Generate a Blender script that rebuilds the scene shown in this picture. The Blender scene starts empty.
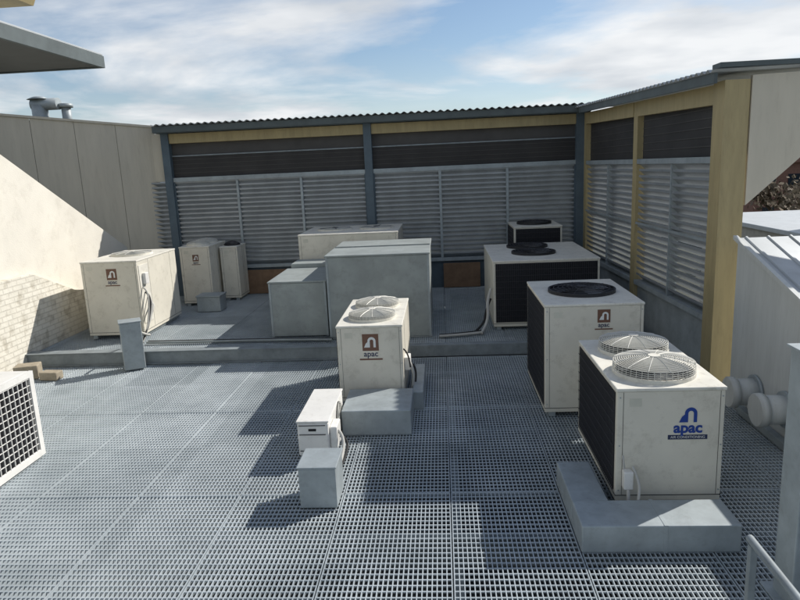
import bpy, bmesh, math, random
from mathutils import Vector, Matrix
random.seed(7)
S=bpy.context.scene
S.view_settings.view_transform='Standard'; S.view_settings.look='None'; S.view_settings.exposure=0
# ------------------------------------------------------------ materials
def newmat(name):
    m=bpy.data.materials.new(name); m.use_nodes=True
    nt=m.node_tree; b=nt.nodes['Principled BSDF']; return m,nt,b
def paint(name,col,rough=.5,metal=0,var=.12,scale=3,dirt=.0,bump=.0,bscale=60,streak=False,spec=.4,flat=False):
    m,nt,b=newmat(name); N=nt.nodes; L=nt.links
    b.inputs['Roughness'].default_value=rough; b.inputs['Metallic'].default_value=metal
    b.inputs['Specular IOR Level'].default_value=spec
    tc=N.new('ShaderNodeTexCoord'); mp=N.new('ShaderNodeMapping'); L.new(tc.outputs['Object'],mp.inputs[0])
    if streak: mp.inputs['Scale'].default_value=(4,4,.6)
    n=N.new('ShaderNodeTexNoise'); n.inputs['Scale'].default_value=scale; n.inputs['Detail'].default_value=3; n.inputs['Roughness'].default_value=.65
    L.new(mp.outputs[0],n.inputs['Vector'])
    r=N.new('ShaderNodeValToRGB'); r.color_ramp.elements[0].position=.3; r.color_ramp.elements[1].position=.7
    lo=tuple(max(0,c*(1-var)) for c in col)+(1,); hi=tuple(min(1,c*(1+var*.6)) for c in col)+(1,)
    r.color_ramp.elements[0].color=lo; r.color_ramp.elements[1].color=hi
    L.new(n.outputs['Fac'],r.inputs[0]); out=r.outputs[0]
    if dirt>0:
        n2=N.new('ShaderNodeTexNoise'); n2.inputs['Scale'].default_value=scale*2.7; n2.inputs['Detail'].default_value=5; n2.inputs['Roughness'].default_value=.75
        L.new(mp.outputs[0],n2.inputs['Vector'])
        r2=N.new('ShaderNodeValToRGB'); r2.color_ramp.elements[0].position=.52; r2.color_ramp.elements[1].position=.78
        r2.color_ramp.elements[0].color=(0,0,0,1); r2.color_ramp.elements[1].color=(dirt,)*3+(1,)
        L.new(n2.outputs['Fac'],r2.inputs[0])
        mx=N.new('ShaderNodeMixRGB'); mx.inputs[2].default_value=(col[0]*.35,col[1]*.31,col[2]*.25,1)
        L.new(r2.outputs[0],mx.inputs[0]); L.new(out,mx.inputs[1]); out=mx.outputs[0]
    L.new(out,b.inputs['Base Color'])
    if bump>0:
        n3=N.new('ShaderNodeTexNoise'); n3.inputs['Scale'].default_value=bscale; n3.inputs['Detail'].default_value=2
        L.new(tc.outputs['Object'],n3.inputs['Vector'])
        bp=N.new('ShaderNodeBump'); bp.inputs['Strength'].default_value=bump; bp.inputs['Distance'].default_value=.01
        L.new(n3.outputs['Fac'],bp.inputs['Height']); L.new(bp.outputs[0],b.inputs['Normal'])
    return m
CREAM=paint('cream_cabinet_paint',(.71,.67,.565),.5,var=.07,dirt=.4,scale=2.2)
CREAM2=paint('cream_lid_paint',(.75,.72,.63),.5,var=.10,dirt=.5,scale=3.1)
WHITE=paint('white_powdercoat',(.76,.745,.70),.45,var=.06,dirt=.3)
STICK=paint('label_sticker',(.62,.60,.50),.5,var=.1)
GALV=paint('galvanised_sheet',(.36,.40,.41),.5,.2,var=.18,dirt=.3,scale=4)
DUCT=paint('weathered_duct',(.32,.35,.34),.6,.15,var=.18,dirt=.35,scale=2.2)
STEELB=paint('blue_grey_steel',(.10,.135,.16),.55,var=.15,dirt=.2)
BEAMG=paint('grey_beam_steel',(.25,.28,.29),.55,.1,var=.2,dirt=.35,scale=5)
OCHRE=paint('ochre_paint',(.43,.345,.18),.6,var=.12,dirt=.3,scale=2,streak=True)
BEIGE=paint('beige_panel',(.60,.545,.435),.65,var=.07,dirt=.2,scale=1.2,streak=True)
RENDERW=paint('cream_render',(.74,.70,.61),.85,var=.07,dirt=.25,scale=1.2,bump=.3,bscale=40)
LOUV=paint('louvre_aluminium',(.34,.36,.375),.42,.3,var=.15,dirt=.25,scale=2)
DARK=paint('dark_void',(.012,.012,.013),.8,var=.05)
COIL=paint('dark_coil',(.018,.018,.022),.55,.3,var=.4,scale=20)
BLACKP=paint('black_plastic',(.02,.02,.022),.5)
WIRE=paint('guard_wire',(.64,.63,.57),.5,.1)
WIRED=paint('dark_guard_wire',(.05,.05,.055),.5)
BLADE=paint('fan_blade',(.12,.12,.12),.5)
BLUE=paint('blue_ink',(.02,.06,.28),.5,var=.02)
BROWN=paint('brown_ink',(.17,.085,.055),.5,var=.05)
INK=paint('dark_ink',(.03,.04,.09),.5,var=.02)
WHITEI=paint('white_ink',(.75,.75,.72),.5,var=.02)
LAG=paint('pipe_lagging',(.50,.49,.45),.8,var=.2)
LAGD=paint('black_lagging',(.03,.03,.03),.8,var=.3)
CONC=paint('concrete_block',(.36,.31,.23),.9,var=.2,dirt=.3,scale=9,bump=.4)
PLY=paint('timber_board',(.24,.15,.09),.8,var=.25,scale=4)
SUBR=paint('roof_membrane',(.06,.063,.065),.9,var=.45,scale=1.3,dirt=.4)
ROOFS=paint('zinc_roof_sheet',(.48,.50,.50),.45,.3,var=.1,dirt=.25,scale=1.5)
ROOFD=paint('roof_edge_grey',(.10,.12,.12),.6,var=.2)
SOFF=paint('eave_soffit',(.11,.115,.11),.7,var=.1)
PARW=paint('pale_grey_cladding',(.58,.59,.56),.6,var=.08,dirt=.2,scale=1.5,streak=True)
BRICKR=paint('red_brick',(.24,.13,.095),.9,var=.2,scale=6)
NWALL=paint('neighbour_render',(.40,.37,.31),.9,var=.15)
GLASS=paint('window_glass',(.03,.04,.05),.1)
BARK=paint('bark',(.12,.09,.06),.9,var=.3)
LEAF=paint('foliage',(.07,.075,.03),.8,var=.5,scale=2)
LEAF2=paint('dry_foliage',(.16,.12,.07),.8,var=.4,scale=2)
GRASS=paint('ground_grass',(.06,.065,.05),.95,var=.4,scale=.05)
ASPH=paint('asphalt',(.05,.05,.052),.9,var=.2,scale=.5)
MESH=paint('dark_shade_mesh',(.045,.042,.040),.75,var=.25,scale=1.5)
MESH2=paint('grey_shade_mesh',(.085,.08,.075),.75,var=.2,scale=1.5)
def brickmat():
    m,nt,b=newmat('painted_brick'); N=nt.nodes; L=nt.links
    tc=N.new('ShaderNodeTexCoord'); sp=N.new('ShaderNodeSeparateXYZ'); cb=N.new('ShaderNodeCombineXYZ')
    L.new(tc.outputs['Object'],sp.inputs[0]); L.new(sp.outputs['Y'],cb.inputs['X']); L.new(sp.outputs['Z'],cb.inputs['Y'])
    nz=N.new('ShaderNodeTexNoise'); nz.inputs['Scale'].default_value=5; nz.inputs['Detail'].default_value=6; L.new(tc.outputs['Object'],nz.inputs['Vector'])
    br=N.new('ShaderNodeTexBrick'); br.inputs['Scale'].default_value=1; br.inputs['Brick Width'].default_value=.24; br.inputs['Row Height'].default_value=.086
    br.inputs['Mortar Size'].default_value=.009; br.inputs['Color1'].default_value=(.76,.72,.62,1); br.inputs['Color2'].default_value=(.71,.67,.57,1); br.inputs['Mortar'].default_value=(.62,.58,.49,1)
    L.new(cb.outputs[0],br.inputs['Vector'])
    mx=N.new('ShaderNodeMixRGB'); mx.inputs[0].default_value=.5; mx.blend_type='MULTIPLY'
    rp=N.new('ShaderNodeValToRGB'); rp.color_ramp.elements[0].position=.33; rp.color_ramp.elements[0].color=(.45,.41,.34,1); rp.color_ramp.elements[1].position=.48
    L.new(nz.outputs['Fac'],rp.inputs[0]); L.new(br.outputs['Color'],mx.inputs[1]); L.new(rp.outputs[0],mx.inputs[2]); L.new(mx.outputs[0],b.inputs['Base Color'])
    bp=N.new('ShaderNodeBump'); bp.inputs['Strength'].default_value=.8; bp.inputs['Distance'].default_value=.03
    ad=N.new('ShaderNodeMath'); ad.operation='MULTIPLY_ADD'; ad.inputs[1].default_value=-.4; L.new(br.outputs['Fac'],ad.inputs[0]); L.new(nz.outputs['Fac'],ad.inputs[2])
    L.new(ad.outputs[0],bp.inputs['Height']); L.new(bp.outputs[0],b.inputs['Normal']); b.inputs['Roughness'].default_value=.9
    return m
PBRICK=brickmat()
def gratemat():
    m,nt,b=newmat('grating_steel'); N=nt.nodes; L=nt.links
    tc=N.new('ShaderNodeTexCoord'); sp=N.new('ShaderNodeSeparateXYZ'); L.new(tc.outputs['Object'],sp.inputs[0])
    def fl(o,s):
        a=N.new('ShaderNodeMath'); a.operation='DIVIDE'; a.inputs[1].default_value=s; L.new(o,a.inputs[0])
        c=N.new('ShaderNodeMath'); c.operation='FLOOR'; L.new(a.outputs[0],c.inputs[0]); return c.outputs[0]
    cb=N.new('ShaderNodeCombineXYZ'); L.new(fl(sp.outputs['X'],1.0),cb.inputs[0]); L.new(fl(sp.outputs['Y'],2.2),cb.inputs[1])
    wn=N.new('ShaderNodeTexWhiteNoise'); L.new(cb.outputs[0],wn.inputs['Vector'])
    nz=N.new('ShaderNodeTexNoise'); nz.inputs['Scale'].default_value=1.3; nz.inputs['Detail'].default_value=5; nz.inputs['Roughness'].default_value=.7; L.new(tc.outputs['Object'],nz.inputs['Vector'])
    ad=N.new('ShaderNodeMath'); ad.operation='MULTIPLY_ADD'; ad.inputs[1].default_value=.3; L.new(wn.outputs['Value'],ad.inputs[0]); L.new(nz.outputs['Fac'],ad.inputs[2])
    r=N.new('ShaderNodeValToRGB'); r.color_ramp.elements[0].position=.4; r.color_ramp.elements[1].position=.95
    r.color_ramp.elements[0].color=(.36,.405,.425,1); r.color_ramp.elements[1].color=(.62,.67,.69,1)
    L.new(ad.outputs[0],r.inputs[0]); L.new(r.outputs[0],b.inputs['Base Color']); b.inputs['Roughness'].default_value=.45; b.inputs['Metallic'].default_value=.15
    return m
GRATE=gratemat()
# ------------------------------------------------------------ geometry helpers
class G:
    def __init__(s,name,loc=(0,0,0)):
        s.e=bpy.data.objects.new(name,None); s.e.empty_display_size=.2; s.loc=Vector(loc); s.e.location=s.loc
        S.collection.objects.link(s.e)
    def mesh(s,name,verts,faces,mat,smooth=False):
        me=bpy.data.meshes.new(name); me.from_pydata([tuple(Vector(v)-s.loc) for v in verts],[],faces); me.update()
        me.materials.append(mat)
        if smooth:
            for p in me.polygons: p.use_smooth=True
        o=bpy.data.objects.new(name,me); o.parent=s.e; S.collection.objects.link(o); return o
    def box(s,name,x0,x1,y0,y1,z0,z1,mat,bev=.006,rot=0,seg=2):
        bm=bmesh.new(); bmesh.ops.create_cube(bm,size=1)
        bmesh.ops.scale(bm,vec=(x1-x0,y1-y0,z1-z0),verts=bm.verts)
        bev=min(bev,.3*min(x1-x0,y1-y0,z1-z0))
        if bev>0: bmesh.ops.bevel(bm,geom=bm.edges[:]+bm.verts[:],offset=bev,segments=seg,affect='EDGES',profile=.5)
        if rot: bmesh.ops.rotate(bm,cent=(0,0,0),matrix=Matrix.Rotation(rot,3,'Z'),verts=bm.verts)
        bmesh.ops.translate(bm,vec=Vector(((x0+x1)/2,(y0+y1)/2,(z0+z1)/2))-s.loc,verts=bm.verts)
        me=bpy.data.meshes.new(name); bm.to_mesh(me); bm.free(); me.materials.append(mat)
        o=bpy.data.objects.new(name,me); o.parent=s.e; S.collection.objects.link(o); return o
    def boxes(s,name,L,mat):
        V=[];F=[]
        for b in L: addbox(V,F,*b)
        return s.mesh(name,V,F,mat)
    def prism(s,name,poly,axis,a0,a1,mat):
        n=len(poly); V=[]
        for a in (a0,a1):
            for p,q in poly:
                V.append({'x':(a,p,q),'y':(p,a,q),'z':(p,q,a)}[axis])
        F=[tuple(range(n)),tuple(range(2*n-1,n-1,-1))]
        for i in range(n): F.append((i,(i+1)%n,n+(i+1)%n,n+i))
        o=s.mesh(name,V,F,mat); fixn(o.data); return o
    def cyl(s,name,c,r,h,mat,axis='Z',seg=28,r2=None,smooth=True,bev=0):
        bm=bmesh.new(); bmesh.ops.create_cone(bm,cap_ends=True,segments=seg,radius1=r,radius2=r if r2 is None else r2,depth=h)
        if bev: bmesh.ops.bevel(bm,geom=[e for e in bm.edges if len(e.link_faces)==2 and any(len(f.verts)>4 for f in e.link_faces)],offset=bev,segments=2,affect='EDGES')
        if axis=='X': bmesh.ops.rotate(bm,cent=(0,0,0),matrix=Matrix.Rotation(math.pi/2,3,'Y'),verts=bm.verts)
        if axis=='Y': bmesh.ops.rotate(bm,cent=(0,0,0),matrix=Matrix.Rotation(math.pi/2,3,'X'),verts=bm.verts)
        bmesh.ops.translate(bm,vec=Vector(c)-s.loc,verts=bm.verts)
        me=bpy.data.meshes.new(name); bm.to_mesh(me); bm.free(); me.materials.append(mat)
        if smooth:
            for p in me.polygons: p.use_smooth=len(p.vertices)<=4
        o=bpy.data.objects.new(name,me); o.parent=s.e; S.collection.objects.link(o); return o
    def tube(s,name,pts,r,mat,res=3,poly=False):
        cu=bpy.data.curves.new(name,'CURVE'); cu.dimensions='3D'; cu.bevel_depth=r; cu.bevel_resolution=res; cu.use_fill_caps=True
        sp=cu.splines.new('POLY' if poly else 'NURBS'); sp.points.add(len(pts)-1)
        for i,p in enumerate(pts): sp.points[i].co=tuple(Vector(p)-s.loc)+(1,)
        if not poly: sp.use_endpoint_u=True; sp.order_u=3
        t=bpy.data.objects.new('tmp',cu); S.collection.objects.link(t)
        dg=bpy.context.evaluated_depsgraph_get(); me=bpy.data.meshes.new_from_object(t.evaluated_get(dg))
        bpy.data.objects.remove(t); me.name=name; me.materials.clear(); me.materials.append(mat)
        for p in me.polygons: p.use_smooth=True
        o=bpy.data.objects.new(name,me); o.parent=s.e; S.collection.objects.link(o); return o
    def text(s,name,body,c,size,mat,ext=.001,bold=.012):
        cu=bpy.data.curves.new(name,'FONT'); cu.body=body; cu.size=size; cu.align_x='CENTER'; cu.align_y='CENTER'; cu.extrude=ext; cu.offset=bold*size
        t=bpy.data.objects.new('tmp',cu); S.collection.objects.link(t)
        dg=bpy.context.evaluated_depsgraph_get(); me=bpy.data.meshes.new_from_object(t.evaluated_get(dg)); bpy.data.objects.remove(t)
        me.transform(Matrix.Rotation(math.pi/2,4,'X')); me.transform(Matrix.Translation(Vector(c)-s.loc)); me.name=name
        me.materials.clear(); me.materials.append(mat)
        o=bpy.data.objects.new(name,me); o.parent=s.e; S.collection.objects.link(o); return o
def fixn(me):
    bm=bmesh.new(); bm.from_mesh(me); bmesh.ops.recalc_face_normals(bm,faces=bm.faces); bm.to_mesh(me); bm.free()
def addbox(V,F,x0,x1,y0,y1,z0,z1):
    n=len(V)
    V+= [(x0,y0,z0),(x1,y0,z0),(x1,y1,z0),(x0,y1,z0),(x0,y0,z1),(x1,y0,z1),(x1,y1,z1),(x0,y1,z1)]
    F+= [(n,n+3,n+2,n+1),(n+4,n+5,n+6,n+7),(n,n+1,n+5,n+4),(n+1,n+2,n+6,n+5),(n+2,n+3,n+7,n+6),(n+3,n,n+4,n+7)]
def addring(V,F,cx,cy,cz,r,t,seg=36,h=None):
    n=len(V); h=h or t
    for i in range(seg):
        a=2*math.pi*i/seg; c,s_=math.cos(a),math.sin(a)
        for dr,dz in ((-t,-h),(t,-h),(t,h),(-t,h)): V.append((cx+(r+dr)*c,cy+(r+dr)*s_,cz+dz))
    for i in range(seg):
        a=n+4*i; b=n+4*((i+1)%seg)
        for k in range(4): F.append((a+k,b+k,b+(k+1)%4,a+(k+1)%4))
def addrod(V,F,p,q,t):
    p=Vector(p);q=Vector(q); d=(q-p).normalized(); u=d.orthogonal().normalized(); w=d.cross(u); n=len(V)
    for c in (p,q):
        for k in range(4):
            a=math.pi/4+k*math.pi/2; V.append(tuple(c+u*t*math.cos(a)+w*t*math.sin(a)))
    for k in range(4): F.append((n+k,n+(k+1)%4,n+4+(k+1)%4,n+4+k))
    F.append((n+3,n+2,n+1,n)); F.append((n+4,n+5,n+6,n+7))
def fan(g,x,y,z,r,style='dome',collar=.07,dome=.06):
    wm=WIRE if style=='dome' else WIRED; cm=CREAM2 if style=='dome' else BLACKP
    ch=.03 if style=='dome' else collar
    V=[];F=[]; addring(V,F,x,y,z+ch/2,r,.012,44,ch/2); g.mesh('fan_collar',V,F,cm)
    g.cyl('fan_throat',(x,y,z+.004),r-.013,.008,DARK,seg=36)
    g.cyl('fan_hub',(x,y,z+.03),r*.2,.045,BLADE,seg=20)
    V=[];F=[]; ph=random.random()*1.5
    for k in range(4):
        a=k*math.pi/2+ph; n=len(V)
        for rr,da,dz in ((.2,-.25,.012),(.2,.3,.05),(.92,-.12,.015),(.92,.42,.045)):
            V.append((x+r*rr*math.cos(a+da),y+r*rr*math.sin(a+da),z+dz))
        F.append((n,n+1,n+3,n+2))
    g.mesh('fan_blades',V,F,BLADE)
    V=[];F=[]; nr=17 if style=='dome' else 7; t=.003 if style=='dome' else .003
    def dz(rr): return collar+dome*(1-(rr/r)**2.5)
    for k in range(nr):
        rr=r*(.16+.84*k/(nr-1)); addring(V,F,x,y,z+dz(rr),rr,t,40)
    if style=='dome':
        for k in range(1,4): addring(V,F,x,y,z+ch+(collar-ch)*k/4,r+.004,.0025,40)
        for k in range(44):
            a=k*math.pi/22; addrod(V,F,(x+(r+.004)*math.cos(a),y+(r+.004)*math.sin(a),z+ch-.005),(x+r*math.cos(a),y+r*math.sin(a),z+collar),.0026)
    for k in range(12):
        a=k*math.pi/6+.1; pr=[]
        for q in range(6):
            rr=r*(.1+.9*q/5); pr.append((x+rr*math.cos(a),y+rr*math.sin(a),z+dz(rr)+.004))
        for q in range(5): addrod(V,F,pr[q],pr[q+1],.0035)
    g.mesh('fan_guard',V,F,wm)
    g.cyl('guard_badge',(x,y,z+collar+dome+.006),r*.15,.008,cm,seg=20)
def coilface(g,side,x0,x1,y0,y1,z0,z1,mat=COIL,wire=WIRED):
    V=[];F=[]
    if side in 'LR':
        xx=x0 if side=='L' else x1; sg=-1 if side=='L' else 1
        g.box('coil',min(xx,xx+sg*.004),max(xx,xx+sg*.004),y0,y1,z0,z1,mat,0)
        y=y0
        while y<y1: addbox(V,F,min(xx+sg*.012,xx+sg*.015),max(xx+sg*.012,xx+sg*.015),y,y+.003,z0,z1); y+=.035
        z=z0
        while z<z1: addbox(V,F,min(xx+sg*.010,xx+sg*.016),max(xx+sg*.010,xx+sg*.016),y0,y1,z,z+.004); z+=.10
    else:
        g.box('coil',x0,x1,y0-.004,y0,z0,z1,mat,0)
        x=x0
        while x<x1: addbox(V,F,x,x+.003,y0-.015,y0-.012,z0,z1); x+=.035
        z=z0
        while z<z1: addbox(V,F,x0,x1,y0-.016,y0-.010,z,z+.004); z+=.10
    g.mesh('coil_guard',V,F,wire)
def arch(g,cx,cz,w,y,mat):
    n=14; ro=w/2; ri=w*.22; V=[];F=[]
    outer=[(cx-ro,cz-w*.8)]+[(cx-ro*math.cos(math.pi*i/n),cz+ro*math.sin(math.pi*i/n)) for i in range(n+1)]+[(cx+ro,cz-w*.8)]
    inner=[(cx-ri,cz-w*.8)]+[(cx-ri*math.cos(math.pi*i/n),cz-.02*w+ri*math.sin(math.pi*i/n)) for i in range(n+1)]+[(cx+ri,cz-w*.8)]
    m=len(outer)
    for p in outer: V.append((p[0],y,p[1]))
    for p in inner: V.append((p[0],y,p[1]))
    for i in range(m-1): F.append((i,i+1,m+i+1,m+i))
    k=len(V); V+= [(cx-ro,y,cz-w*.1),(cx-ro,y,cz-w*.8),(cx-w*.95,y,cz-w*.8),(cx-w*.72,y,cz-w*.3)]; F.append((k,k+1,k+2,k+3))
    return g.mesh('logo_arch',V,F,mat)
def logo(g,kind,cx,cz,y,sc=1.0):
    if kind=='blue':
        arch(g,cx+.02,cz+.085*sc,.10*sc,y-.003,BLUE)
        g.text('logo_text','apac',(cx,y-.003,cz-.045*sc),.13*sc,BLUE,bold=.03)
        g.box('logo_strip',cx-.16*sc,cx+.16*sc,y-.003,y-.0005,cz-.145*sc,cz-.105*sc,INK,0)
        g.text('logo_small_text','AIR CONDITIONING',(cx,y-.0045,cz-.125*sc),.03*sc,WHITEI,.0005,0)
    else:
        g.box('logo_badge',cx-.085*sc,cx+.085*sc,y-.003,y-.0005,cz-.03*sc,cz+.15*sc,BROWN,0)
        arch(g,cx+.015,cz+.075*sc,.085*sc,y-.005,WHITEI)
        g.text('logo_text','apac',(cx,y-.003,cz-.065*sc),.085*sc,INK)
        g.box('logo_strip',cx-.12*sc,cx+.12*sc,y-.003,y-.0005,cz-.13*sc,cz-.113*sc,BROWN,0)
def unit(x0,x1,y0,y1,z0,z1,fans,coils='L',style='dome',lg=None,collar=.07,dome=.06,skid=.06,name='air_conditioning_unit'):
    g=G(name,((x0+x1)/2,(y0+y1)/2,z0))
    b=z0+skid
    for xx in (x0+.05,x1-.13):
        g.box('skid_rail',xx,xx+.08,y0+.02,y1-.02,z0,b,GALV,.003)
    g.box('cabinet',x0,x1,y0,y1,b,z1-.03,CREAM,.008)
    g.box('lid',x0-.008,x1+.008,y0-.008,y1+.008,z1-.03,z1,CREAM2,.008)
    g.box('base_seam',x0-.002,x1+.002,y0-.002,y1+.002,b+.05,b+.056,DARK,0)
    g.boxes('panel_seam',[(x0+.05,x0+.053,y0-.002,y0,b+.06,z1-.035),(x1-.04,x1-.037,y0-.002,y0,b+.06,z1-.035),(x1,x1+.002,y0+.45,y0+.453,b+.06,z1-.035),(x1,x1+.002,y1-.3,y1-.297,b+.06,z1-.035)],DARK)
    for sx in (x0+.025,x1-.02):
        for sz in (b+.1,(b+z1)/2,z1-.08): g.cyl('screw',(sx,y0-.003,sz),.006,.006,GALV,'Y',8)
    g.box('rating_label',x0+.10,x0+.20,y0-.002,y0-.0003,z1-.16,z1-.09,STICK,0)
    if 'L' in coils: coilface(g,'L',x0,x1,y0+.05,y1-.05,b+.08,z1-.05)
    if 'F' in coils: coilface(g,'F',x0+.04,x1-.04,y0,y1,b+.08,z1-.05)
    if 'R' in coils: coilface(g,'R',x0,x1,y0+.05,y1-.05,b+.08,z1-.05)
    for f in fans: fan(g,f[0],f[1],z1,f[2],style,collar,dome)
    if lg: logo(g,lg[0],lg[1],lg[2],y0,lg[3] if len(lg)>3 else 1)
    return g
# ------------------------------------------------------------ ground, sub roof
g=G('ground',(0,0,-6.5)); g.mesh('ground_sheet',[(-900,-300,-6.5),(900,-300,-6.5),(900,1500,-6.5),(-900,1500,-6.5)],[(0,1,2,3)],GRASS)
g=G('street',(40,40,-6.5)); g.mesh('street_asphalt',[(12,37,-6.49),(90,37,-6.49),(90,44,-6.49),(12,44,-6.49)],[(0,1,2,3)],ASPH)
g.box('kerb',12,90,36.7,37,-6.5,-6.38,CONC,.02)
g=G('roof_slab',(-2,7,-.5)); g.box('slab',-9.5,3.7,-3,15.6,-6.4,-.45,SUBR,0)
g.boxes('grating_support_beam',[(-9,3.4,y,y+.1,-.3,-.045) for y in (0.5,2.7,4.9,7.1,9.3)]+[(x,x+.09,-1,10,-.40,-.30) for x in (-6,-3,0,2.9)],BEAMG)
g.boxes('deck_support_beam',[(-6.8,3.1,y,y+.1,-.1,.135) for y in (11.5,12.9,14.3)],BEAMG)
# ------------------------------------------------------------ grating
def grating(name,x0,x1,y0,y1,z,pw=1.0,pl=2.2):
    g=G(name,((x0+x1)/2,(y0+y1)/2,z)); V=[];F=[]
    ny=int(math.ceil((y1-y0)/pl)); nx=int(math.ceil((x1-x0)/pw))
    for i in range(nx):
        for j in range(ny):
            a0=x0+i*pw+.006; a1=min(x0+(i+1)*pw,x1)-.006; b0=y0+j*pl+.006; b1=min(y0+(j+1)*pl,y1)-.006
            if a1-a0<.05 or b1-b0<.05: continue
            t=z+random.uniform(-.004,.004)
            n=max(1,round((a1-a0)/.036))
            for k in range(n+1):
                xx=a0+(a1-a0-.0075)*k/n; addbox(V,F,xx,xx+.0075,b0,b1,t-.028,t)
            m=max(1,round((b1-b0)/.068))
            for k in range(m+1):
                yy=b0+(b1-b0-.010)*k/m
                hh=.028 if k in (0,m) else .012
                addbox(V,F,a0+.001,a1-.001,yy,yy+.010,t-hh-.001,t-.0015 if 0<k<m else t+.002)
    g.mesh('bearing_and_cross_bars',V,F,GRATE)
    return g
grating('steel_grating_floor',-9,3.4,-1,10.02,0)
grating('raised_grating_platform',-7.0,3.25,10.2,15.1,.18)
g=G('platform_edge_beam',(-2,10.1,0))
g.box('left_beam',-7.0,-1.75,10.03,10.19,.01,.21,BEAMG,.006)
g.box('right_beam',-1.72,3.3,10.04,10.19,.0,.19,BEAMG,.006)
g.box('beam_lower_flange',-7.0,-1.75,9.96,10.028,.012,.024,BEAMG,.002)
g.box('left_beam_cap',-7.0,-1.75,9.99,10.195,.212,.222,BEAMG,.002)
# ------------------------------------------------------------ units
g=unit(1.40,2.27,5.2,6.72,.06,1.13,[(1.82,5.62,.34),(1.84,6.32,.32)],'L','dome',('blue',1.98,.82,1.0),collar=.10,dome=.045)
g.box('valve_cover',1.45,1.53,5.12,5.2,.26,.42,WHITE,.01)
g.tube('service_pipe',[(1.49,5.16,.3),(1.49,5.1,.2),(1.47,5.05,.05)],.016,LAG)
g.tube('service_pipe',[(1.53,5.17,.45),(1.57,5.1,.35),(1.55,5.03,.25),(1.52,5.0,.1)],.012,LAG)
g.tube('service_pipe',[(1.46,5.15,.45),(1.44,5.12,.5),(1.45,5.17,.55)],.008,LAG)
g=G('galvanised_pipe_cover',(1.5,5,0))
g.box('front_cover',1.0,2.20,4.62,5.02,.0,.23,GALV,.012)
g.box('side_cover',1.0,1.3,5.025,5.75,.0,.225,GALV,.012)
g.box('cover_joint',1.62,1.65,4.617,5.023,.0,.233,GALV,.002)
g=unit(1.15,2.27,7.4,8.95,0,1.37,[(1.72,8.15,.40)],'L','flat',('badge',1.82,1.17,.85),collar=.04,dome=.02)
g=unit(.83,2.6,10.9,13.2,.18,1.38,[(1.62,11.75,.38),(1.62,12.65,.38)],'F','flat',collar=.04,dome=.02)
g.tube('refrigerant_pipe',[(.80,11.0,.9),(.72,10.95,.7),(.74,10.9,.45),(.68,10.85,.25),(.6,10.6,.22)],.025,LAG)
g.tube('refrigerant_pipe',[(.80,11.1,.7),(.70,11.05,.5),(.68,10.95,.3),(.5,10.7,.22)],.02,LAGD)
g=unit(1.5,2.5,13.8,15.0,.18,1.66,[(2.0,14.4,.36)],'LF','flat',collar=.05,dome=.02)
g=unit(-1.36,-.54,7.8,9.45,.04,1.09,[(-.95,8.25,.30),(-.95,8.98,.30)],'L','dome',('badge',-.94,.80,1.2),collar=.07,dome=.04)
g.box('valve_cover',-.54,-.46,7.95,8.15,.45,.62,WHITE,.01)
g.tube('refrigerant_pipe',[(-.5,8.0,.6),(-.44,7.95,.5),(-.42,7.98,.35),(-.45,8.0,.2)],.02,LAG)
g.tube('refrigerant_pipe',[(-.5,8.15,.5),(-.42,8.2,.45),(-.4,8.15,.3),(-.42,8.1,.2)],.014,LAGD)
g.tube('refrigerant_pipe',[(-.54,7.9,.75),(-.47,7.9,.7),(-.46,7.92,.5)],.010,LAGD)
g=G('galvanised_pipe_cover',(-.8,7,0))
g.box('front_cover',-1.22,-.42,6.95,7.7,.0,.30,GALV,.012)
g.box('side_cover',-.44,-.30,7.72,8.9,.0,.24,GALV,.012)
g=unit(-6.4,-5.38,11.0,12.7,.2,1.6,[(-5.9,11.95,.36)],'','dome',('badge',-5.85,1.3,1.1),collar=.035,dome=.02)
g.box('service_panel',-5.378,-5.37,11.05,11.42,.45,1.5,CREAM2,.004)
for k in range(4):
    g.tube('refrigerant_pipe',[(-5.36,11.1+.08*k,1.1-.1*k),(-5.26,11.08+.06*k,1.05-.1*k),(-5.25,11.0+.05*k,.7),(-5.28,10.9,.35),(-5.2,10.5,.24)],.014+.004*(k%2),[LAG,LAGD,LAG,LAG][k])
g.box('isolator_switch',-5.37,-5.31,11.15,11.28,1.15,1.35,WHITE,.01)
g=unit(-5.75,-5.08,13.8,14.9,.18,1.5,[(-5.42,14.1,.24),(-5.42,14.62,.24)],'','dome',('badge',-5.4,1.2,.8),collar=.05,dome=.04)
g=unit(-5.02,-4.62,14.3,14.95,.18,1.42,[(-4.82,14.6,.17)],'','flat',collar=.03)
g=unit(-2.92,-.9,13.0,14.8,.18,1.74,[(-2.3,13.9,.36),(-1.4,13.9,.36)],'','dome',collar=.032,dome=.004)
# ------------------------------------------------------------ ducts
g=G('duct_plenum_box',(-1.1,11.6,.18))
g.box('casing',-1.95,-.24,10.6,12.7,.2,1.58,DUCT,.01)
g.box('top_flange',-1.97,-.22,10.58,12.72,1.582,1.61,DUCT,.006)
g.boxes('standing_seam',[(-1.955,-.235,y,y+.02,1.611,1.63) for y in (11.65,)],DUCT)
g.box('base_flange',-1.97,-.22,10.58,12.72,.185,.199,DUCT,.003)
g.boxes('corner_angle',[(-1.956,-1.92,10.594,10.6,.2,1.58),(-.27,-.234,10.594,10.6,.2,1.58)],GALV)
g=G('duct_plenum_box',(-2.5,11.4,.18))
g.box('casing',-3.0,-2.02,10.8,12.3,.2,1.14,DUCT,.012)
g.box('lid',-3.02,-2.0,10.78,12.32,1.142,1.17,DUCT,.006)
g.box('rear_casing',-2.95,-2.05,12.33,12.95,.2,1.25,DUCT,.012)
g.boxes('corner_angle',[(-3.006,-2.97,10.794,10.8,.2,1.14),(-2.05,-2.014,10.794,10.8,.2,1.14)],GALV)
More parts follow.
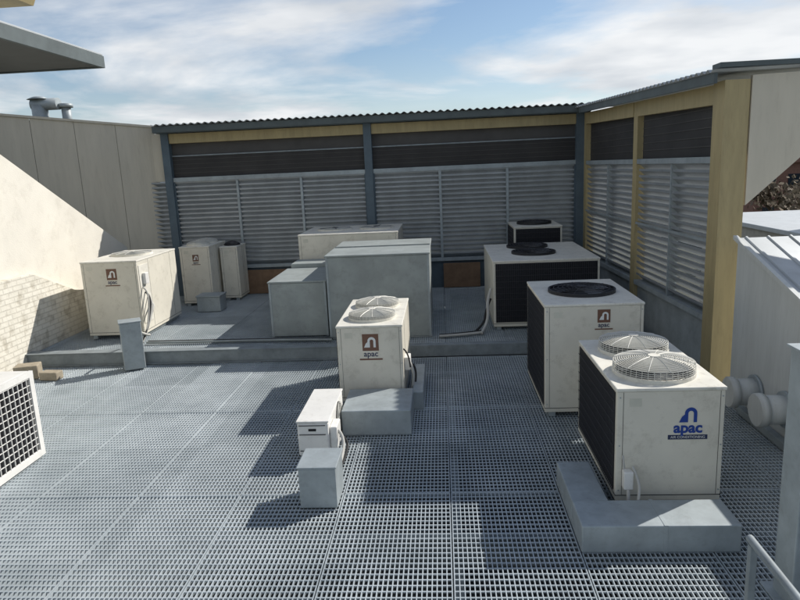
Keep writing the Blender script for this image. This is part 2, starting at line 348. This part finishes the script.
g=G('galvanised_junction_box',(-5,13.3,.18)); g.box('body',-5.2,-4.7,13.1,13.5,.19,.5,GALV,.01); g.box('lid',-5.215,-4.685,13.085,13.515,.502,.53,GALV,.004)
g=G('galvanised_junction_box',(-5,10,0))
g.box('body',-5.18,-4.86,9.65,9.93,.02,.78,GALV,.012,rot=.5)
g.box('lid',-5.19,-4.85,9.64,9.94,.782,.80,GALV,.004,rot=.5)
g.tube('conduit',[(-5.1,9.95,.6),(-5.15,10.2,.6),(-5.2,10.5,.4),(-5.2,10.8,.3)],.02,LAG)
g=G('pipe_run',(-3.5,10.4,.2))
for k in range(2):
    g.tube('insulated_pipe',[(-5.15,10.55+.07*k,.225),(-4.2,10.52+.07*k,.225),(-3.2,10.50+.06*k,.225),(-2.6,10.48+.05*k,.225),(-1.9,10.42+.05*k,.225)],.02,[DUCT,LAGD][k])
g=G('pipe_run',(.2,10.5,.2))
for k in range(2): g.tube('insulated_pipe',[(.6,10.62+.08*k,.225),(.3,10.5+.08*k,.225),(-.1,10.45+.06*k,.225)],.022,[LAG,LAGD][k])
# ------------------------------------------------------------ small split unit
g=G('split_condenser_unit',(-1.42,6.8,0))
g.box('cabinet',-1.58,-1.25,6.3,7.3,.06,.43,WHITE,.02)
g.box('lid',-1.587,-1.243,6.293,7.307,.432,.45,WHITE,.008)
for yy in (6.45,7.1): g.box('foot',-1.6,-1.22,yy,yy+.06,0,.058,BLACKP,.004)
g.boxes('end_seam',[(-1.56,-1.28,6.287,6.298,z,z+.004) for z in (.12,.30,.40)],DARK)
g.box('handle_recess',-1.46,-1.38,6.294,6.299,.34,.365,DARK,0)
g.box('valve_cover',-1.248,-1.17,6.35,6.6,.12,.36,WHITE,.012)
V=[];F=[]
for k in range(9): addring(V,F,0,0,0,.02+.018*k,.002,28)
V=[(-1.235+v[2],6.95+v[0],.25+v[1]) for v in V]
for k in range(8):
    a=k*math.pi/4; addrod(V,F,(-1.235,6.95,.25),(-1.235,6.95+.17*math.cos(a),.25+.17*math.sin(a)),.003)
g.mesh('side_fan_guard',V,F,WIRE); g.cyl('side_fan_throat',(-1.247,6.95,.25),.165,.006,DARK,'X')
g.tube('refrigerant_pipe',[(-1.17,6.42,.3),(-1.12,6.4,.25),(-1.1,6.3,.12),(-1.12,6.0,.06),(-1.2,5.7,.05)],.018,LAG)
g.tube('refrigerant_pipe',[(-1.17,6.5,.2),(-1.1,6.5,.18),(-1.07,6.4,.08),(-1.1,6.1,.05)],.014,LAGD)
g=G('galvanised_junction_box',(-1.2,5.5,0)); g.box('body',-1.36,-1.02,5.32,5.72,.01,.39,GALV,.01); g.box('lid',-1.37,-1.01,5.31,5.73,.392,.41,GALV,.005)
# ------------------------------------------------------------ left edge unit with grille
g=G('condenser_unit_with_wire_grille',(-4.9,5.5,0))
g.box('cabinet',-5.3,-4.56,4.6,6.55,.03,1.0,WHITE,.015)
g.box('coil_backing',-4.558,-4.55,4.7,6.48,.10,.94,COIL,0)
V=[];F=[]
y=4.7
while y<6.48: addbox(V,F,-4.535,-4.525,y,y+.007,.10,.94); y+=.075
z=.10
while z<.95: addbox(V,F,-4.538,-4.528,4.7,6.48,z,z+.007); z+=.075
g.mesh('wire_grille',V,F,WHITE)
g.boxes('face_frame',[(-4.56,-4.52,4.6,6.55,.94,1.0),(-4.56,-4.52,4.6,6.55,.03,.10),(-4.56,-4.521,6.48,6.549,.10,.94),(-4.56,-4.521,5.5,5.56,.10,.94)],WHITE)
g=G('concrete_block',(-6.3,9.3,0)); g.box('block',-6.75,-6.4,9.3,9.55,0,.22,CONC,.015,rot=.3)
g=G('concrete_block',(-6,9.3,0)); g.box('block',-6.3,-6.0,9.25,9.42,0,.13,CONC,.015,rot=-.1)
# ------------------------------------------------------------ back louvre wall
WY=15.2
def louvres(g,p0,p1,z0,z1,pitch=.105,dep=.095,inn=(0,-1)):
    p0=Vector(p0);p1=Vector(p1);inn=Vector(inn); V=[];F=[]; z=z0+.02
    while z<z1-.05:
        zz0=z+random.uniform(-.0015,.0015); h=dep*1.02
        prof=((dep+.02,zz0+h-.012),(dep+.02,zz0+h+.026),(dep+.012,zz0+h+.026),(dep+.008,zz0+h),(0,zz0+.006),(0,zz0-.006),(dep,zz0+h-.014))
        n=len(V); m=len(prof)
        for p in (p0,p1):
            for o,hh in prof: V.append((p.x+inn.x*(o-.05),p.y+inn.y*(o-.05),hh))
        for k in range(m): F.append((n+k,n+(k+1)%m,n+m+(k+1)%m,n+m+k))
        F.append(tuple(n+k for k in range(m))); F.append(tuple(n+m+k for k in range(m))[::-1])
        z+=pitch
    o=g.mesh('louvre_blades',V,F,LOUV); fixn(o.data)
g=G('louvred_screen_wall',(-1.5,WY,0))
posts=[-6.33,-1.63,3.12]
for px in posts: g.box('steel_post',px-.09,px+.09,WY-.14,WY+.06,-.4,4.02,STEELB,.006)
for a,b in ((posts[0]+.09,posts[1]-.09),(posts[1]+.09,posts[2]-.09)):
    n=3; w=(b-a)/n
    for k in range(n): louvres(g,(a+k*w+.03,WY),(a+(k+1)*w-.03,WY),.86,2.90)
    for k in range(n+1):
        xx=a+k*w; g.box('mullion',xx-.029,xx+.029,WY-.085,WY+.06,.88,2.88,GALV if 0<k<n else STEELB,.004)
    g.box('mid_rail',a,b,WY-.10,WY+.06,2.882,2.98,GALV,.004)
    g.box('sill_rail',a,b,WY-.10,WY+.06,.80,.878,GALV,.004)
    g.box('top_beam',a,b,WY-.10,WY+.08,3.76,3.98,OCHRE,.006)
    g.box('mesh_screen',a,b,WY-.003,WY+.003,2.98,3.46,MESH,0)
    g.box('mesh_screen_upper',a,b,WY+.027,WY+.033,3.49,3.76,MESH2,0)
    g.boxes('mesh_horizontal_batten',[(a,b,WY-.012,WY-.004,z,z+.012) for z in (3.08,3.18,3.28,3.38)],MESH2)
    g.box('mesh_mid_bar',a,b,WY-.02,WY+.035,3.46,3.49,BEAMG,.003)
    g.box('upstand_panel',a,b,WY-.02,WY+.04,-.3,.798,STEELB,.003)
louvres(g,(-6.85,WY),(-6.45,WY),.86,2.90)
g.box('end_panel',-7.0,-6.42,WY,WY+.06,2.9,4.0,BEIGE,.004)
def corr(x0,x1,y0,y1,zf,pitch=.09,amp=.012,th=.006):
    n=int((x1-x0)/pitch*6); V=[];F=[]
    for i in range(n+1):
        x=x0+(x1-x0)*i/n; dz=amp*math.sin(2*math.pi*x/pitch)
        for y in (y0,y1):
            V.append((x,y,zf+dz)); V.append((x,y,zf+dz-th))
    for i in range(n):
        a=4*i;b=a+4; F+=[(a,b,b+2,a+2),(a+1,a+3,b+3,b+1),(a,a+1,b+1,b),(a+2,b+2,b+3,a+3)]
    return V,F
V,F=corr(-6.5,3.6,WY-.42,WY+.5,4.17,pitch=.16,amp=.02)
g.mesh('corrugated_roof',V,F,ROOFS,True)
g.box('eave_fascia',-6.5,3.3,WY-.36,WY-.32,4.0,4.14,ROOFD,.004)
g.box('eave_purlin',-6.5,3.3,WY-.3,WY+.3,3.99,4.05,STEELB,.004)
g=G('timber_board',(-4.5,15,0)); g.box('board',-5.0,-3.7,15.0,15.03,.19,.76,PLY,.004)
g=G('timber_board',(.5,15,0)); g.box('board',.0,.85,15.0,15.03,.19,.76,PLY,.004)
# ------------------------------------------------------------ right louvre wall
A=Vector((3.30,15.1)); B=Vector((3.56,8.45)); D=(B-A).normalized(); Nn=Vector((-D.y,D.x))
if Nn.x>0: Nn=-Nn
g=G('louvred_side_wall',(3.4,11.8,0))
LEN=(B-A).length
def wbox(name,s0,s1,o0,o1,z0,z1,mat,z1b=None,z0b=None):
    V=[]
    for z,zb in ((z0,z0b if z0b is not None else z0),(z1,z1b if z1b is not None else z1)):
        for s_,o_ in ((s0,o0),(s1,o0),(s1,o1),(s0,o1)):
            p=A+D*s_+Nn*o_; V.append((p.x,p.y,z if s_==s0 else zb))
    F=[(0,1,2,3),(7,6,5,4),(0,4,5,1),(1,5,6,2),(2,6,7,3),(3,7,4,0)]
    o=g.mesh(name,V,F,mat); fixn(o.data)
def top(s): return 3.98-.16*s/LEN
for s,w in ((.12,.08),(3.45,.10)): wbox('post',s-w,s+w,-.08,.10,-.3,top(s),OCHRE)
wbox('end_post',LEN-.16,LEN+.14,-.14,.16,-.3,top(LEN)+.02,OCHRE)
for s0,s1 in ((.21,3.34),(3.56,LEN-.17)):
    n=2; w=(s1-s0)/n
    for k in range(n):
        louvres(g,A+D*(s0+k*w+.02),A+D*(s0+(k+1)*w-.02),.86,2.88,inn=Nn)
    wbox('mullion',s0+w-.019,s0+w+.019,-.06,.08,.88,2.86,GALV)
    wbox('mid_rail',s0,s1,-.06,.10,2.87,2.95,GALV)
    wbox('sill_rail',s0,s1,-.06,.10,.80,.876,GALV)
    wbox('transom',s0,s1,.082,.098,1.85,1.89,GALV)
    wbox('base_panel',s0,s1,-.03,.03,-.3,.798,GALV)
    wbox('top_beam',s0,s1,-.08,.11,top(s0)-.24,top(s0),OCHRE,z1b=top(s1),z0b=top(s1)-.24)
    wbox('mesh_screen',s0,s1,-.003,.003,2.95,top(s0)-.24,MESH,z1b=top(s1)-.24)
    for zz in (3.08,3.2,3.32,3.44,3.56): wbox('mesh_horizontal_batten',s0,s1,.004,.012,zz,zz+.012,MESH2)
n=400; V=[];F=[]
for i in range(n+1):
    s_=-.2+(LEN+.45)*i/n; z=top(s_)+.13+.018*math.sin(2*math.pi*s_/.16)
    for o_,zz in ((.36,z),(.36,z-.006),(-1.2,z+.02),(-1.2,z+.014)):
        p=A+D*s_+Nn*o_; V.append((p.x,p.y,zz))
for i in range(n):
    a=4*i;b=a+4; F+=[(a,b,b+2,a+2),(a+1,a+3,b+3,b+1),(a,a+1,b+1,b),(a+2,b+2,b+3,a+3)]
g.mesh('corrugated_roof',V,F,ROOFS,True)
wbox('eave_fascia',.4,LEN+.2,.28,.32,top(0)-.02,top(0)+.10,ROOFD,z1b=top(LEN)+.10,z0b=top(LEN)-.02)
g.prism('raking_end_panel',[(3.72,2.35),(3.72,3.88),(6.6,3.95),(6.6,3.9),(4.55,3.1)],'y',8.30,8.36,BEIGE)
g.box('end_panel_cap',3.3,6.7,8.2,8.44,3.97,4.03,ROOFD,.004)
# ------------------------------------------------------------ left walls
g=G('panelled_building_wall',(-8,14,0))
P0=Vector((-6.62,15.25)); dd=Vector((-.826,-.563)); nn=Vector((.563,-.826))
def pbox(name,s0,s1,o0,o1,z0,z1,mat):
    V=[]
    for z in (z0,z1):
        for s_,o_ in ((s0,o0),(s1,o0),(s1,o1),(s0,o1)):
            p=P0+dd*s_+nn*o_; V.append((p.x,p.y,z+(.09*s_ if z>2 else 0)))
    o=g.mesh(name,V,[(0,1,2,3),(7,6,5,4),(0,4,5,1),(1,5,6,2),(2,6,7,3),(3,7,4,0)],mat); fixn(o.data)
w=.84
for k in range(8): pbox('wall_panel',k*w+.004,(k+1)*w-.004,-.1,0,-.4,4.14,BEIGE)
pbox('seam_backing',0,8*w,-.12,-.05,-.4,4.1,DARK)
pbox('coping',-.05,8*w,-.14,.03,4.142,4.19,BEIGE)
g=G('rendered_raking_wall',(-7.2,10,0))
g.prism('wall',[(3,-.45),(14.2,-.45),(14.2,1.5),(10.5,3.42),(8,4.7),(3,4.7)],'x',-7.35,-7.1,RENDERW)
g=G('painted_brick_wall',(-7.05,9,0))
g.prism('wall',[(2,-.45),(13.0,-.45),(13.0,.75),(11.7,1.0),(10.5,1.5),(2,1.5)],'x',-7.095,-6.98,PBRICK)
g=G('roof_ventilator',(-8.6,14.6,4.3))
g.cyl('horizontal_cowl',(-8.75,14.6,4.72),.13,.6,GALV,'X'); g.cyl('stack',(-8.9,14.6,4.4),.17,.6,GALV); g.cyl('cap',(-8.9,14.6,4.86),.24,.06,GALV,r2=.1)
g.cyl('stack',(-8.35,14.7,4.4),.10,.5,GALV); g.cyl('cap',(-8.35,14.7,4.68),.15,.08,GALV)
g=G('roof_eave',(-7,8,4.8))
g.box('soffit',-12,-5.25,2,10.36,4.74,4.78,SOFF,.003)
g.box('edge_fascia',-5.25,-5.19,2,10.42,4.72,4.90,ROOFD,.005)
g.box('end_fascia',-12,-5.25,10.36,10.42,4.72,4.90,ROOFD,.005)
g.box('roof_sheet',-12,-5.20,2,10.40,4.905,4.93,ROOFS,.003)
g=G('ochre_roof_fascia',(-7,7,5.6)); g.prism('fascia',[(-9,5.3),(-5.3,5.3),(-5.0,5.9),(-9,5.9)],'y',2,8.9,OCHRE)
# ------------------------------------------------------------ right parapet with ribbed roof
g=G('sloped_metal_roof_parapet',(4,6,0))
YE=7.82; ZE=1.99
g.prism('side_cladding',[(-1,-.45),(YE,-.45),(YE,ZE),(6.0,1.44),(-1,1.44)],'x',3.45,3.60,PARW)
def rz(y): return ZE-(YE-y)*(ZE-1.44)/(YE-6) if y>6 else 1.44
g.mesh('roof_sheet',[(x,y,rz(y)+.012) for y in (YE+.02,6.0,-1) for x in (3.42,9.0)],[(0,1,3,2),(2,3,5,4)],ROOFS)
V=[];F=[]; x=3.55
while x<9:
    for (ya,yb) in ((YE+.02,6.0),(6.0,-1)):
        n=len(V)
        for y in (ya,yb):
            for dx,dz in ((-.018,.013),(-.010,.030),(.010,.030),(.018,.013)): V.append((x+dx,y,rz(y)+dz))
        for k in range(3): F.append((n+k,n+k+1,n+5+k,n+4+k))
        F.append((n+3,n+2,n+1,n))
    x+=.25
o=g.mesh('roof_rib',V,F,ROOFS); fixn(o.data)
g.prism('edge_flashing',[(YE+.02,ZE+.005),(YE+.02,ZE+.05),(6.0,1.49),(-1,1.49),(-1,1.445),(6.0,1.445)],'x',3.40,3.449,PARW)
g.box('back_wall',3.6,9,YE-.08,YE-.002,-6.4,ZE-.02,PARW,.003)
g=G('capped_vent_pipe',(3.3,7.1,.35))
for yy,zz in ((7.15,.36),(6.5,.40)):
    g.cyl('pipe',(3.33,yy,zz),.15,.24,PARW,'X'); g.cyl('cap',(3.18,yy,zz),.175,.09,PARW,'X',bev=.012); g.cyl('collar',(3.43,yy,zz),.19,.03,GALV,'X')
g.box('bracket',3.36,3.44,6.3,7.4,.02,.10,GALV,.004)
g=G('steel_column',(2.4,4.1,0)); g.box('shaft',2.22,2.46,3.95,4.19,.0,1.75,GALV,.01); g.box('base_plate',2.16,2.52,3.89,4.25,.004,.018,GALV,.003); g.box('cap_plate',2.20,2.48,3.93,4.21,1.752,1.77,GALV,.003)
g=G('handrail',(1.6,2.5,0))
for yy in (3.3,2.0): g.box('post',1.61,1.65,yy-.02,yy+.02,-.02,.9,BEAMG,.004)
g.tube('top_rail',[(1.63,3.34,.92),(1.59,1.2,.92)],.022,BEAMG,poly=True); g.tube('mid_rail',[(1.63,3.3,.5),(1.59,1.2,.5)],.016,BEAMG,poly=True)
# ------------------------------------------------------------ distant
g=G('neighbour_building',(20,26,-6)); g.box('walls',14,30,24,36,-6.48,-.4,NWALL,.02); g.box('roof',13.8,30.2,23.8,36.2,-.398,-.2,ROOFS,.02)
g.box('plant_box',14.6,16.0,26,27.5,-.19,.8,GALV,.02); g.box('plant_box',17.0,18.8,27,28.5,-.19,1.0,DUCT,.02); g.cyl('vent',(14.2,25,.1),.2,.8,GALV)
g=G('brick_building',(42,75,-6)); g.box('walls',34,46,74,84,-6.48,1.6,BRICKR,.02); g.prism('roof',[(33.5,1.6),(46.5,1.6),(44,3.6),(36,3.6)],'y',73.5,84.5,BRICKR)
g.boxes('windows',[(x,x+1.2,73.9,74.0,z,z+1.4) for x in (35,37.5,40,42.5) for z in (-4.5,-1)],GLASS)
def tree(x,y,z,h,leaf,dens=1.0,seed=1):
    rnd=random.Random(seed); g=G('tree',(x,y,z)); V=[];F=[]; tips=[]
    def limb(p,d,l,r,lev):
        q=p+d*l; n=len(V); u=d.orthogonal().normalized(); w=d.cross(u)
        for c,rr in ((p,r),(q,r*.62)):
            for k in range(5):
                a=k*2*math.pi/5; V.append(tuple(c+u*rr*math.cos(a)+w*rr*math.sin(a)))
        for k in range(5): F.append((n+k,n+(k+1)%5,n+5+(k+1)%5,n+5+k))
        if lev>=2: tips.append(q)
        if lev<4:
            for k in range(3 if lev<2 else 2):
                nd=(d+Vector((rnd.uniform(-.8,.8),rnd.uniform(-.8,.8),rnd.uniform(-.15,.5)))).normalized()
                limb(q,nd,l*rnd.uniform(.6,.8),r*.6,lev+1)
    limb(Vector((x,y,z)),Vector((0,0,1)),h*.3,h*.028,0)
    g.mesh('trunk_and_limbs',V,F,BARK)
    V=[];F=[]
    for t in tips:
        for k in range(int(26*dens)):
            c=t+Vector((rnd.gauss(0,1),rnd.gauss(0,1),rnd.gauss(0,.8)))*h*.06; s_=h*.018*rnd.uniform(.6,1.5)
            u=Vector((rnd.gauss(0,1),rnd.gauss(0,1),rnd.gauss(0,1))).normalized(); w=u.orthogonal().normalized(); n=len(V)
            V+= [tuple(c-u*s_-w*s_*.6),tuple(c+u*s_-w*s_*.6),tuple(c+u*s_+w*s_*.6),tuple(c-u*s_+w*s_*.6)]; F.append((n,n+1,n+2,n+3))
    g.mesh('crown',V,F,leaf)
for i,(x,y,h,lf,dn) in enumerate(((26,46,8.0,LEAF2,.5),(30,50,8.3,LEAF,1),(34,55,8.4,LEAF2,.4),(38,60,8.4,LEAF,1),(29,58,9,LEAF2,.5),(44,66,9.4,LEAF,1),(50,72,9.4,LEAF2,.7))):
    tree(x,y,-6.5,h,lf,dn,i+3)
rnd=random.Random(5); V=[];F=[]; n=60
for i in range(n+1):
    x=-700+1600*i/n; V+= [(x,700,-7),(x,760,5+5*math.sin(i*.35)+3*math.sin(i*.9+1)+rnd.random()*2),(x,900,-7)]
for i in range(n):
    a=3*i; F+=[(a,a+3,a+4,a+1),(a+1,a+4,a+5,a+2)]
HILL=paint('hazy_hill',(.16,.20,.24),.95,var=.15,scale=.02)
g=G('distant_hills',(0,760,-7)); g.mesh('ridge',V,F,HILL,True)
# ------------------------------------------------------------ light
EL=math.radians(39); AZ=math.radians(55.7)
sd=Vector((math.sin(AZ)*math.cos(EL),math.cos(AZ)*math.cos(EL),math.sin(EL)))
sl=bpy.data.lights.new('sun','SUN'); sl.energy=5; sl.angle=math.radians(.53); sl.color=(1,.96,.90)
so=bpy.data.objects.new('sun',sl); S.collection.objects.link(so); so.rotation_euler=sd.to_track_quat('Z','Y').to_euler(); so.location=(10,10,20)
W=bpy.data.worlds.new('World'); S.world=W; W.use_nodes=True; nt=W.node_tree; N=nt.nodes; L=nt.links; bg=N['Background']
sky=N.new('ShaderNodeTexSky'); sky.sky_type='NISHITA'; sky.sun_disc=False; sky.sun_elevation=EL; sky.sun_rotation=AZ; sky.dust_density=.5; sky.air_density=1.0; sky.ozone_density=2.5
tc=N.new('ShaderNodeTexCoord'); sep=N.new('ShaderNodeSeparateXYZ'); L.new(tc.outputs['Generated'],sep.inputs[0])
def mth(op,a,b=None,c=None):
    m=N.new('ShaderNodeMath'); m.operation=op
    for i,v in enumerate((a,b,c)):
        if v is None: continue
        if isinstance(v,(int,float)): m.inputs[i].default_value=v
        else: L.new(v,m.inputs[i])
    return m.outputs[0]
den=mth('ADD',mth('MAXIMUM',sep.outputs['Z'],0),.12)
cb=N.new('ShaderNodeCombineXYZ'); L.new(mth('DIVIDE',sep.outputs['X'],den),cb.inputs[0]); L.new(mth('DIVIDE',sep.outputs['Y'],den),cb.inputs[1])
n1=N.new('ShaderNodeTexNoise'); n1.inputs['Scale'].default_value=.55; n1.inputs['Detail'].default_value=7; n1.inputs['Roughness'].default_value=.55; n1.inputs['Distortion'].default_value=.3
mp=N.new('ShaderNodeMapping'); mp.inputs['Location'].default_value=(1.3,2.2,0); L.new(cb.outputs[0],mp.inputs[0]); L.new(mp.outputs[0],n1.inputs['Vector'])
r=N.new('ShaderNodeValToRGB'); r.color_ramp.elements[0].position=.445; r.color_ramp.elements[1].position=.60; L.new(n1.outputs['Fac'],r.inputs[0])
hz=mth('MULTIPLY',mth('SUBTRACT',.17,mth('MINIMUM',sep.outputs['Z'],.17)),2.0)
fac=mth('MINIMUM',mth('ADD',r.outputs[0],hz),.95)
n2=N.new('ShaderNodeTexNoise'); n2.inputs['Scale'].default_value=1.3; n2.inputs['Detail'].default_value=4; L.new(mp.outputs[0],n2.inputs['Vector'])
cr=N.new('ShaderNodeValToRGB'); cr.color_ramp.elements[0].position=.35; cr.color_ramp.elements[0].color=(5.9,6.25,6.7,1); cr.color_ramp.elements[1].position=.62; cr.color_ramp.elements[1].color=(8.6,8.7,8.8,1)
L.new(n2.outputs['Fac'],cr.inputs[0])
mx=N.new('ShaderNodeMixRGB'); L.new(fac,mx.inputs[0]); L.new(sky.outputs[0],mx.inputs[1]); L.new(cr.outputs[0],mx.inputs[2])
L.new(mx.outputs[0],bg.inputs[0]); bg.inputs[1].default_value=.108
# ------------------------------------------------------------ camera
H=3.0; pitch=math.radians(11.56); yaw=math.radians(4.0); roll=math.radians(2.6)
R=Matrix.Rotation(yaw,3,'Z')@Matrix.Rotation(math.pi/2-pitch,3,'X')@Matrix.Rotation(-roll,3,'Z')
cam=bpy.data.cameras.new('camera'); co=bpy.data.objects.new('camera',cam); S.collection.objects.link(co)
M=R.to_4x4(); M.translation=(0,0,H); co.matrix_world=M
cam.sensor_width=36; cam.lens=650/800*36; cam.clip_start=.05; cam.clip_end=3000
S.camera=co
